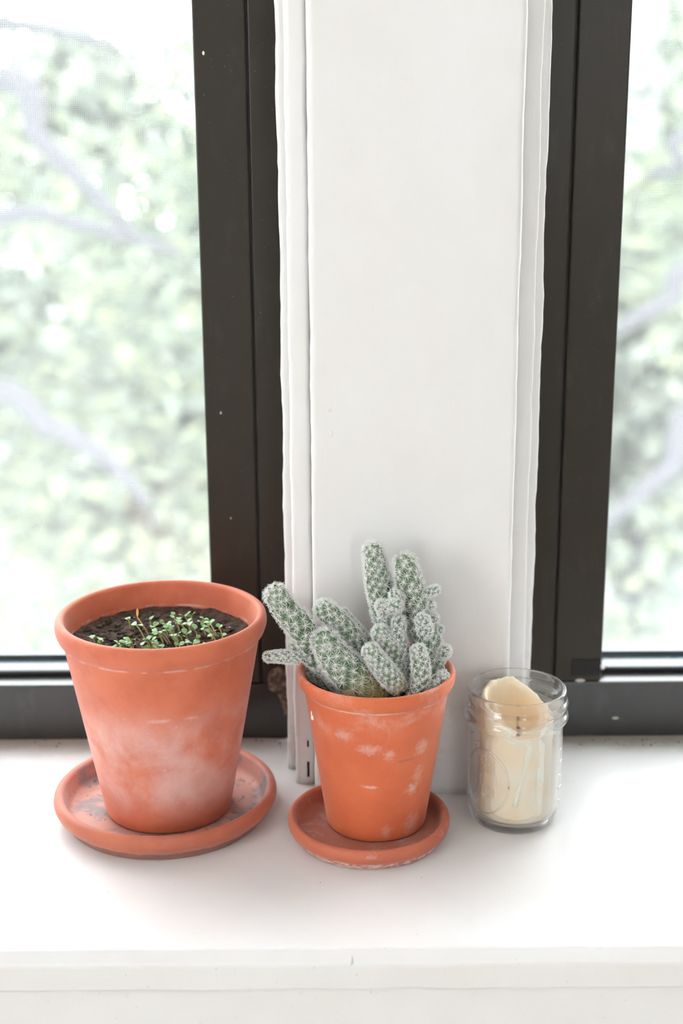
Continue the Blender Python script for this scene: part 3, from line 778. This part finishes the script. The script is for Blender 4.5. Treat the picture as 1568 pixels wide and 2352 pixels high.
def cactus_stem(spec, idx):
    pix, dys, rads, dry, pale = spec
    P = [tuple(ck(x, y, d) - Vector(CO)) for (x, y), d in zip(pix, dys)]
    path = cr([(*p_, r * RSC) for p_, r in zip(P, rads)], 14)
    pts, rad = path[:, :3], path[:, 3]
    # rings: rounded cap ahead of the first point, then the path
    t0 = pts[0] - pts[1]; t0 /= np.linalg.norm(t0)
    ring_c, ring_r = [], []
    for k in range(9):
        a = (k + 0.25) / 9 * PI / 2
        ring_c.append(pts[0] + t0 * rad[0] * 1.0 * math.cos(a)); ring_r.append(rad[0] * math.sin(a))
    # resample path evenly
    sl = np.concatenate([[0], np.cumsum(np.linalg.norm(np.diff(pts, axis=0), axis=1))])
    m_ = max(3, int(sl[-1] / 0.0009)); su = np.linspace(0, sl[-1], m_)
    for s_ in su:
        ring_c.append([np.interp(s_, sl, pts[:, i]) for i in range(3)]); ring_r.append(np.interp(s_, sl, rad))
    C_, R_ = np.array(ring_c), np.array(ring_r)
    T = np.gradient(C_, axis=0); T /= np.linalg.norm(T, axis=1)[:, None]
    # frames
    A = np.zeros_like(C_); prev = np.cross(T[0], (0.2, 0.9, 0.3)); prev /= np.linalg.norm(prev)
    for i in range(len(C_)):
        a = prev - T[i] * (prev @ T[i]); a /= np.linalg.norm(a); A[i] = a; prev = a
    B = np.cross(T, A)
    # profile arc length from the tip, and the lie of the surface normal
    dl = np.sqrt(np.sum(np.diff(C_, axis=0) ** 2, axis=1) + np.diff(R_) ** 2); U = np.concatenate([[R_[0]], R_[0] + np.cumsum(dl)])
    dR = np.gradient(R_); dC = np.sqrt(np.sum(np.gradient(C_, axis=0) ** 2, axis=1)) + 1e-9
    rm = float(np.mean(rad))
    sp = min(max(0.66 * rm + 0.0005, 0.0025), 0.0056) * (0.86 if pale > 0.3 else 1.0)
    def at(u, th):
        i = np.interp(u, U, np.arange(len(U)))
        i0 = int(min(i, len(U) - 2)); f = i - i0
        L = lambda X: X[i0] * (1 - f) + X[i0 + 1] * f
        e = L(A) * math.cos(th) + L(B) * math.sin(th)
        n_ = e * L(dC) - L(T) * L(dR); n_ /= np.linalg.norm(n_)
        return L(C_) + e * L(R_), n_, L(T), e
    # areoles on a golden-angle spiral with even area
    wt = 1 + 1.9 * np.exp(-(U / (1.25 * rm)) ** 2)          # young growth is crowded at the tip
    cum = np.concatenate([[PI * R_[0] ** 2 * wt[0]], PI * R_[0] ** 2 * wt[0] + np.cumsum(PI * (R_[1:] + R_[:-1]) * dl * wt[1:])])
    a0 = sp * sp * 0.88; N = int(cum[-1] / a0 - 0.3)
    ar = []
    for k in range(N):
        u = np.interp((k + 0.6) * a0, cum, U); ar.append((min(U[-1], max(0.0002, u + RNG.normal(0, 0.10) * sp)), k * 2.399963 + idx + RNG.normal(0, 0.10) * sp / max(0.001, float(np.interp(u, U, R_)))))
    AP, AN, AT, AE = (np.array(x) for x in zip(*[at(u, th) for u, th in ar]))
    hb = sp * 0.24
    nth = int(min(64, max(22, 2 * PI * rm / 0.00085)))
    V, F = [], []
    th = np.arange(nth) * 2 * PI / nth
    E = A[:, None, :] * np.cos(th)[None, :, None] + B[:, None, :] * np.sin(th)[None, :, None]
    G = C_[:, None, :] + E * R_[:, None, None]
    NRM = E * dC[:, None, None] - T[:, None, :] * dR[:, None, None]; NRM /= np.linalg.norm(NRM, axis=2)[:, :, None]
    D = np.min(np.linalg.norm(G.reshape(-1, 1, 3) - AP[None], axis=2), axis=1).reshape(G.shape[:2])
    bump = np.clip(1 - (D / (sp * 0.62)) ** 2, 0, 1) ** 0.8
    G = G + NRM * (bump * hb)[:, :, None]
    nr = len(C_)
    tip = C_[0] + t0 * hb
    V = [tip] + [tuple(x) for x in G.reshape(-1, 3)]
    for k in range(nth): F.append((0, 1 + (k + 1) % nth, 1 + k))
    for i in range(nr - 1):
        for k in range(nth):
            l = (k + 1) % nth; a = 1 + i * nth
            F.append((a + k, a + l, a + nth + l, a + nth + k))
    F.append(tuple(1 + (nr - 1) * nth + k for k in range(nth)))
    green_lo, green_hi = np.array((0.075, 0.135, 0.080)), np.array((0.19, 0.29, 0.165))
    if pale < 0: green_lo, green_hi = green_lo * 0.8, green_hi * np.array((0.7, 0.8, 0.85))
    if pale > 0.3: green_hi = green_hi * 1.15
    yel = np.array((0.40, 0.36, 0.10))
    uu = (U / U[-1]); dr = np.clip((uu - (1 - 0.55 * dry)) / 0.35, 0, 1) if dry > 0 else uu * 0
    if dry >= 1: dr = dr * 0 + 1
    colr = green_lo + (green_hi - green_lo) * bump[:, :, None]
    colr = colr * (1 - 0.75 * dr[:, None, None]) + yel * 0.75 * dr[:, None, None]
    cols = np.concatenate([[green_hi], colr.reshape(-1, 3)])
    st = mesh_obj('stem', V, F, M_CACTUS, cactus, cols=cols)
    # spines: each areole a star of radial white needles with a woolly heart
    V, F, Cc = [], [], []
    ns = 15 if sp > 0.003 else 12
    for k in range(N):
        p_, n_, tt, e = AP[k] + AN[k] * hb * 0.92, AN[k], AT[k], AE[k]
        if p_[2] < -0.003: continue
        x_ = np.cross(n_, tt); x_ /= np.linalg.norm(x_) + 1e-9; y_ = np.cross(n_, x_)
        u = ar[k][0] / U[-1]
        dk = 0 if dry == 0 else min(1, max(0, (u - (1 - 0.5 * dry)) / 0.25)); dk = 1 if dry >= 1 else dk
        col = np.array((0.95, 0.95, 0.92)) * (1 - dk) + np.array((0.62, 0.47, 0.30)) * dk
        ph = RNG.uniform(0, 2 * PI)
        near_tip = ar[k][0] < rm * 1.1
        for s in range(ns):
            an = ph + 2 * PI * s / ns + RNG.normal(0, 0.12)
            d = x_ * math.cos(an) + y_ * math.sin(an)
            Ls = sp * RNG.uniform(0.70, 1.04) * (0.8 if near_tip else 1) * (1 + 0.15 * (sp < 0.003))
            lift = RNG.uniform(0.20, 0.62) + (0.35 if near_tip else 0)
            q0 = p_; q1 = p_ + d * Ls * 0.55 + n_ * Ls * lift * 0.75; q2 = p_ + d * Ls + n_ * Ls * lift * 0.75
            w0 = 0.00015
            sd_ = np.cross(d, n_); sd_ /= np.linalg.norm(sd_) + 1e-9
            b = len(V)
            for q_, w in ((q0, w0), (q1, w0 * 0.9)):
                V += [tuple(q_ + sd_ * w), tuple(q_ - sd_ * w), tuple(q_ + n_ * w * 1.4)]
            V.append(tuple(q2))
            F += [(b, b + 3, b + 5, b + 2), (b + 2, b + 5, b + 4, b + 1), (b + 1, b + 4, b + 3, b), (b + 3, b + 6, b + 5), (b + 5, b + 6, b + 4), (b + 4, b + 6, b + 3)]
            Cc += [col * 0.96] * 7
        # wool
        b = len(V); w = 0.00038 + 0.00006 * (sp > 0.004)
        for dd in (x_, -x_, y_, -y_, n_ * 0.9, -n_): V.append(tuple(p_ + dd * w))
        F += [(b, b + 2, b + 4), (b + 2, b + 1, b + 4), (b + 1, b + 3, b + 4), (b + 3, b, b + 4)]
        Cc += [np.array((0.92, 0.90, 0.80)) * (1 - 0.3 * dk)] * 6
    tag(mesh_obj('spines', V, F, M_SPINE, st, smooth=False, cols=Cc), 'white star-shaped spines', kind='stuff')
for i, s in enumerate(stems): cactus_stem(s, i)

# ================================================================== JAR AND CANDLE
JX, JY = 0.1188, 0.9007
jar = tag(empty('glass_jar', (JX, JY, 0)), 'small clear glass preserving jar with raised oval emblem, holding a cream candle', 'jar')
jp = [(0.0, 0.0028), (0.0200, 0.0022), (0.0240, 0.0002), (0.0272, 0.0004), (0.0302, 0.0040), (0.0319, 0.0095), (0.0325, 0.0160), (0.0325, 0.0640), (0.0326, 0.0705), (0.0334, 0.0740),
      (0.0354, 0.0768), (0.0357, 0.0790), (0.0350, 0.0808), (0.0341, 0.0826), (0.0341, 0.0846), (0.0350, 0.0862), (0.0354, 0.0880), (0.0346, 0.0902), (0.0339, 0.0918), (0.0340, 0.0950), (0.0338, 0.0972), (0.0328, 0.0982),
      (0.0314, 0.0976), (0.0312, 0.0955), (0.0314, 0.0800), (0.0311, 0.0730), (0.0306, 0.0660), (0.0306, 0.0160), (0.0298, 0.0100), (0.0274, 0.0062), (0.0220, 0.0048), (0.0, 0.0052)]
lathe('jar_glass', smooth_prof(jp, 3), M_GLASS, jar, n=128)
def jar_r(z): return np.interp(z, [0, 0.004, 0.0095, 0.016, 0.07, 0.074, 0.0768], [0.0272, 0.0302, 0.0319, 0.0325, 0.0326, 0.0334, 0.0354])
def jc(zx, zy): return 1020 + zx * 320 / 1568, 1480 + zy * 480 / 2352
def relief(name, pts, r, closed=False):
    P = cr([(x, y, 0) for x, y in pts], 6)[:, :2]; out = []
    for x, y in P:
        q_ = on_cone(*jc(x, y), JX, JY, jar_r)
        if q_ is None: continue
        out.append(q_ - Vector((JX, JY, 0)))
    if len(out) > 2: tube(name, out, r, M_GLASS, jar, n=6)
# raised oval: drawn on the wall of the jar, centred well to the left
ov = []
for k in range(49):
    a = 2 * PI * k / 48; arc = 0.0185 * math.cos(a) / 0.0327; zz = 0.0385 + 0.0235 * math.sin(a)
    th = math.radians(-90 - 46) + arc
    ov.append((0.0326 * math.cos(th), 0.0326 * math.sin(th), zz))
tube('emblem_oval', ov, [0.0007] * len(ov), M_GLASS, jar, n=6)
for pts in ([(400, 1240), (445, 1250), (475, 1280), (488, 1325)], [(398, 1310), (430, 1330), (445, 1355), (428, 1400), (398, 1440)], [(496, 1360), (520, 1352), (550, 1380), (566, 1460), (580, 1540), (572, 1620)],
            [(440, 1580), (432, 1620), (436, 1680), (470, 1705), (515, 1725)], [(445, 1572), (480, 1590), (500, 1605), (545, 1640), (550, 1690), (548, 1735)], [(335, 1100), (350, 1080), (385, 1085), (405, 1100)],
            [(335, 1140), (360, 1130), (370, 1155), (345, 1180)], [(325, 1195), (365, 1200), (395, 1240)], [(300, 1020), (305, 1000), (325, 980)]):
    relief('emblem_line', pts, 0.0005)
for x, y in ((360, 1530), (350, 1570), (394, 1585), (390, 1628), (345, 1630), (380, 1545), (488, 1602), (443, 1690), (485, 1705)):
    q_ = on_cone(*jc(x, y), JX, JY, jar_r)
    if q_: blob('emblem_bead', q_ - Vector((JX, JY, 0)), (0.00075, 0.00075, 0.00075), M_GLASS, jar)
for k in range(5):     # raised scale on the jar's right side
    zz = 0.020 + k * 0.0095; th0 = math.radians(-32); ln = math.radians(16 if k % 2 else 9)
    tube('scale_mark', [(0.0326 * math.cos(th0 + ln * j / 5), 0.0326 * math.sin(th0 + ln * j / 5), zz) for j in range(6)], 0.00042, M_GLASS, jar, n=5)

CX, CY, CZ, CR = 0.1197, 0.9007, 0.0055, 0.0246
candle = tag(empty('candle', (CX, CY, CZ)), 'cream pillar candle with a hollow melted top standing inside the glass jar', 'candle')
def rim_z(a):
    d = math.degrees(a) % 360
    z = np.interp(d, [0, 30, 65, 90, 130, 160, 190, 215, 240, 262, 285, 310, 335, 360], [.0785, .0800, .0885, .0955, .0960, .0940, .0905, .0850, .0770, .0725, .0722, .0740, .0765, .0785])
    return z - CZ + 0.0011 * noise.noise(Vector((math.cos(a) * 4, math.sin(a) * 4, 1))) + 0.0007 * noise.noise(Vector((math.cos(a) * 11, math.sin(a) * 11, 5)))
V, F = [], []; n = 120
rows = []
FLOOR = 0.0600 - CZ
def crow(fn):
    row = []
    for i in range(n):
        a = 2 * PI * i / n; r_, z_ = fn(a); row.append(len(V)); V.append((r_ * math.cos(a), r_ * math.sin(a), z_))
    rows.append(row)
wv = lambda a, z: CR + 0.00045 * noise.noise(Vector((math.cos(a) * 2.2, math.sin(a) * 2.2, z * 55)))
crow(lambda a: (CR * 0.93, 0.0)); 
for k in range(25): crow(lambda a, k=k: (wv(a, k / 24 * rim_z(a)), 0.0015 + (rim_z(a) - 0.0040) * k / 24))
crow(lambda a: (CR - 0.0006, rim_z(a) - 0.0009)); crow(lambda a: (CR - 0.0019, rim_z(a))); crow(lambda a: (CR - 0.0034, rim_z(a) - 0.0008))
for k in range(1, 11): crow(lambda a, k=k: (CR - 0.0040 - 0.0035 * (k / 10) ** 2, rim_z(a) - 0.0025 + (FLOOR + 0.002 - rim_z(a) + 0.0025) * k / 10))
crow(lambda a: (CR * 0.55, FLOOR)); crow(lambda a: (CR * 0.2, FLOOR + 0.0008))
for A_, B_ in zip(rows[:-1], rows[1:]):
    for i in range(n):
        j = (i + 1) % n; F.append((A_[i], A_[j], B_[j], B_[i]))
F.append(tuple(rows[0][::-1])); F.append(tuple(rows[-1]))
mesh_obj('wax_pillar', V, F, M_WAX, candle)
tube('wick', [(0.0010, 0, FLOOR - 0.001), (0.0012, 0, FLOOR + 0.004), (0.0009, 0.0003, FLOOR + 0.0060), (0.0011, 0.0003, FLOOR + 0.0085)], [0.0013, 0.0013, 0.0014, 0.0012], M_WICK, candle, n=8)
def drip(a0, z0, a1, z1, w):
    pts, rr = [], []
    for k in range(12):
        t = k / 11; a = math.radians(a0 + (a1 - a0) * t); z_ = z0 + (z1 - z0) * t
        r_ = CR - 0.0006; pts.append((r_ * math.cos(a), r_ * math.sin(a), z_)); rr.append(w * (0.6 + 0.5 * t if t > .85 else 0.75 + 0.25 * math.sin(t * 9)))
    v, f = tube_data(pts, rr, 8); mesh_obj('wax_drip', v, f, M_WAXPALE, candle)
drip(285, 0.0600, 263, 0.0145, 0.0018)
drip(300, 0.0420, 299, 0.0150, 0.0015)
drip(312, 0.0640, 308, 0.0300, 0.0016)
# pale curled skin of wax along the melted front edge
for a0, a1, dz, w in ((196, 262, 0.0002, 0.0016), (228, 268, -0.0050, 0.0012), (262, 300, -0.0062, 0.0010), (300, 356, 0.0, 0.0013)):
    pts, rr = [], []
    for k in range(16):
        t = k / 15; a = math.radians(a0 + (a1 - a0) * t); pts.append(((CR - 0.0008) * math.cos(a), (CR - 0.0008) * math.sin(a), rim_z(a) + dz - 0.0010 + 0.0008 * math.sin(t * 7)))
        rr.append(w * (0.55 + 0.45 * math.sin(PI * t)))
    v, f = tube_data(pts, rr, 8); mesh_obj('wax_lip', v, f, M_WAXPALE, candle)

# ================================================================== OUTSIDE
ZG = -5.0
tag(box('ground', (-40, 2.0, ZG - 0.1), (40, 70, ZG), mat_ground()), 'pale ground far below the windows', 'ground', kind='structure')
LEAF = [(0, 0, 0), (0.35, 0.26, 0.05), (0.75, 0.20, 0.03), (1, 0, -0.08), (0.75, -0.20, 0.03), (0.35, -0.26, 0.05)]
def leaves(name, centers, per, spread, size, mat, parent, origin, seed):
    R = np.random.default_rng(seed); n = len(centers) * per
    c = np.repeat(np.array(centers), per, axis=0) + R.normal(0, 1, (n, 3)) * spread
    L = R.uniform(*size, n)
    az, el, ro = R.uniform(0, 2 * PI, n), R.normal(-0.35, 0.45, n), R.normal(0, 0.6, n)
    X = np.stack([np.cos(az) * np.cos(el), np.sin(az) * np.cos(el), np.sin(el)], -1)
    Y = np.stack([-np.sin(az), np.cos(az), np.zeros(n)], -1); Z = np.cross(X, Y)
    Y2 = Y * np.cos(ro)[:, None] + Z * np.sin(ro)[:, None]; Z2 = np.cross(X, Y2)
    lf = np.array(LEAF)
    V = c[:, None, :] + (X[:, None, :] * lf[None, :, 0:1] + Y2[:, None, :] * lf[None, :, 1:2] + Z2[:, None, :] * lf[None, :, 2:3]) * L[:, None, None]
    V = V.reshape(-1, 3) - np.array(origin)
    b = np.arange(n)[:, None] * 6
    F = np.concatenate([b + np.array([[0, 3, 2, 1]]), b + np.array([[0, 5, 4, 3]])], 0)
    return tag(mesh_obj(name, V, F.tolist(), mat, parent, smooth=False), kind='stuff')
def limb(name, pts, r0, r1, parent, origin, n=8):
    P = cr(pts, 6); rr = np.linspace(r0, r1, len(P))
    v, f = tube_data([p_ - np.array(origin) for p_ in P], rr, n)
    return mesh_obj(name, v, f, M_BARK, parent)
def tree(label, foot, top, limbs, clusters, per, spread, size, seed):
    t = tag(empty('tree', (foot[0], foot[1], ZG)), label, 'tree', 'trees outside the windows')
    o = (foot[0], foot[1], ZG)
    limb('trunk', [(foot[0], foot[1], ZG), (foot[0] + .05, foot[1], (ZG + top[2]) / 2), top], 0.16, 0.07, t, o, 12)
    for L, r0, r1 in limbs: limb('branch', L, r0, r1, t, o)
    leaves('foliage', clusters, per, spread, size, M_LEAF, t, o, seed)
    return t
def PT(px, py, y): return tuple(on_y(px, py, y))
R = np.random.default_rng(5)
def scatter(n, lo, hi): return R.uniform(lo, hi, (n, 3))
trunkL = (-2.4, 4.6)
limbsL = [([(-2.38, 4.6, 0.2), PT(-60, 180, 4.2), PT(90, 320, 4.1), PT(200, 430, 4.1), PT(330, 560, 4.2)], 0.05, 0.014),
          ([(-2.4, 4.6, 0.6), PT(-120, 60, 4.6), PT(60, 60, 4.6), PT(280, 110, 4.7)], 0.04, 0.012),
          ([(-2.37, 4.6, -1.4), PT(-100, 940, 4.3), PT(120, 985, 4.2), PT(250, 1060, 4.1), PT(340, 1160, 4.1)], 0.05, 0.015),
          ([(-2.38, 4.6, -0.4), PT(-80, 520, 4.4), PT(200, 520, 4.4), PT(420, 585, 4.5)], 0.035, 0.012)]
clL = np.concatenate([scatter(60, (-2.4, 4.6, -2.2), (-0.15, 6.4, -0.2)), scatter(42, (-2.6, 5.0, -0.3), (-0.15, 6.8, 0.95)), scatter(30, (-4.6, 4.6, -1.8), (-2.2, 6.6, 1.0))])
tree('broad leafy tree with drooping branches seen blurred through the left window', trunkL, (-2.3, 4.6, 1.1), limbsL, clL, 46, 0.16, (0.07, 0.12), 21)
trunkR = (2.5, 4.8)
limbsR = [([(2.48, 4.8, -0.6), PT(1660, 640, 4.3), PT(1540, 690, 4.2), PT(1440, 740, 4.2), PT(1330, 800, 4.2)], 0.035, 0.014),
          ([(2.49, 4.8, -1.6), PT(1680, 980, 4.2), PT(1540, 1075, 4.1), PT(1470, 1135, 4.1), PT(1380, 1210, 4.1)], 0.045, 0.018),
          ([(2.48, 4.8, 0.4), PT(1640, 300, 4.4), PT(1560, 380, 4.4), PT(1480, 400, 4.5)], 0.03, 0.012)]
clR = np.concatenate([scatter(18, (0.5, 4.8, -1.9), (2.6, 6.4, -0.3)), scatter(34, (0.5, 5.0, -0.4), (2.6, 6.8, 1.05)), scatter(20, (2.4, 4.6, -1.6), (4.4, 6.4, 0.9))])
tree('slender tree with bare grey boughs seen blurred through the right window', trunkR, (2.45, 4.8, 1.0), limbsR, clR, 46, 0.15, (0.07, 0.12), 22)
# a closed row of pale trees further out
M_FARLEAF = mat_leaf('hazy far leaves', (0.205, 0.232, 0.212), (0.25, 0.28, 0.245), (0.34, 0.352, 0.29))  # distance haze is put into these paler, greyer leaf colours
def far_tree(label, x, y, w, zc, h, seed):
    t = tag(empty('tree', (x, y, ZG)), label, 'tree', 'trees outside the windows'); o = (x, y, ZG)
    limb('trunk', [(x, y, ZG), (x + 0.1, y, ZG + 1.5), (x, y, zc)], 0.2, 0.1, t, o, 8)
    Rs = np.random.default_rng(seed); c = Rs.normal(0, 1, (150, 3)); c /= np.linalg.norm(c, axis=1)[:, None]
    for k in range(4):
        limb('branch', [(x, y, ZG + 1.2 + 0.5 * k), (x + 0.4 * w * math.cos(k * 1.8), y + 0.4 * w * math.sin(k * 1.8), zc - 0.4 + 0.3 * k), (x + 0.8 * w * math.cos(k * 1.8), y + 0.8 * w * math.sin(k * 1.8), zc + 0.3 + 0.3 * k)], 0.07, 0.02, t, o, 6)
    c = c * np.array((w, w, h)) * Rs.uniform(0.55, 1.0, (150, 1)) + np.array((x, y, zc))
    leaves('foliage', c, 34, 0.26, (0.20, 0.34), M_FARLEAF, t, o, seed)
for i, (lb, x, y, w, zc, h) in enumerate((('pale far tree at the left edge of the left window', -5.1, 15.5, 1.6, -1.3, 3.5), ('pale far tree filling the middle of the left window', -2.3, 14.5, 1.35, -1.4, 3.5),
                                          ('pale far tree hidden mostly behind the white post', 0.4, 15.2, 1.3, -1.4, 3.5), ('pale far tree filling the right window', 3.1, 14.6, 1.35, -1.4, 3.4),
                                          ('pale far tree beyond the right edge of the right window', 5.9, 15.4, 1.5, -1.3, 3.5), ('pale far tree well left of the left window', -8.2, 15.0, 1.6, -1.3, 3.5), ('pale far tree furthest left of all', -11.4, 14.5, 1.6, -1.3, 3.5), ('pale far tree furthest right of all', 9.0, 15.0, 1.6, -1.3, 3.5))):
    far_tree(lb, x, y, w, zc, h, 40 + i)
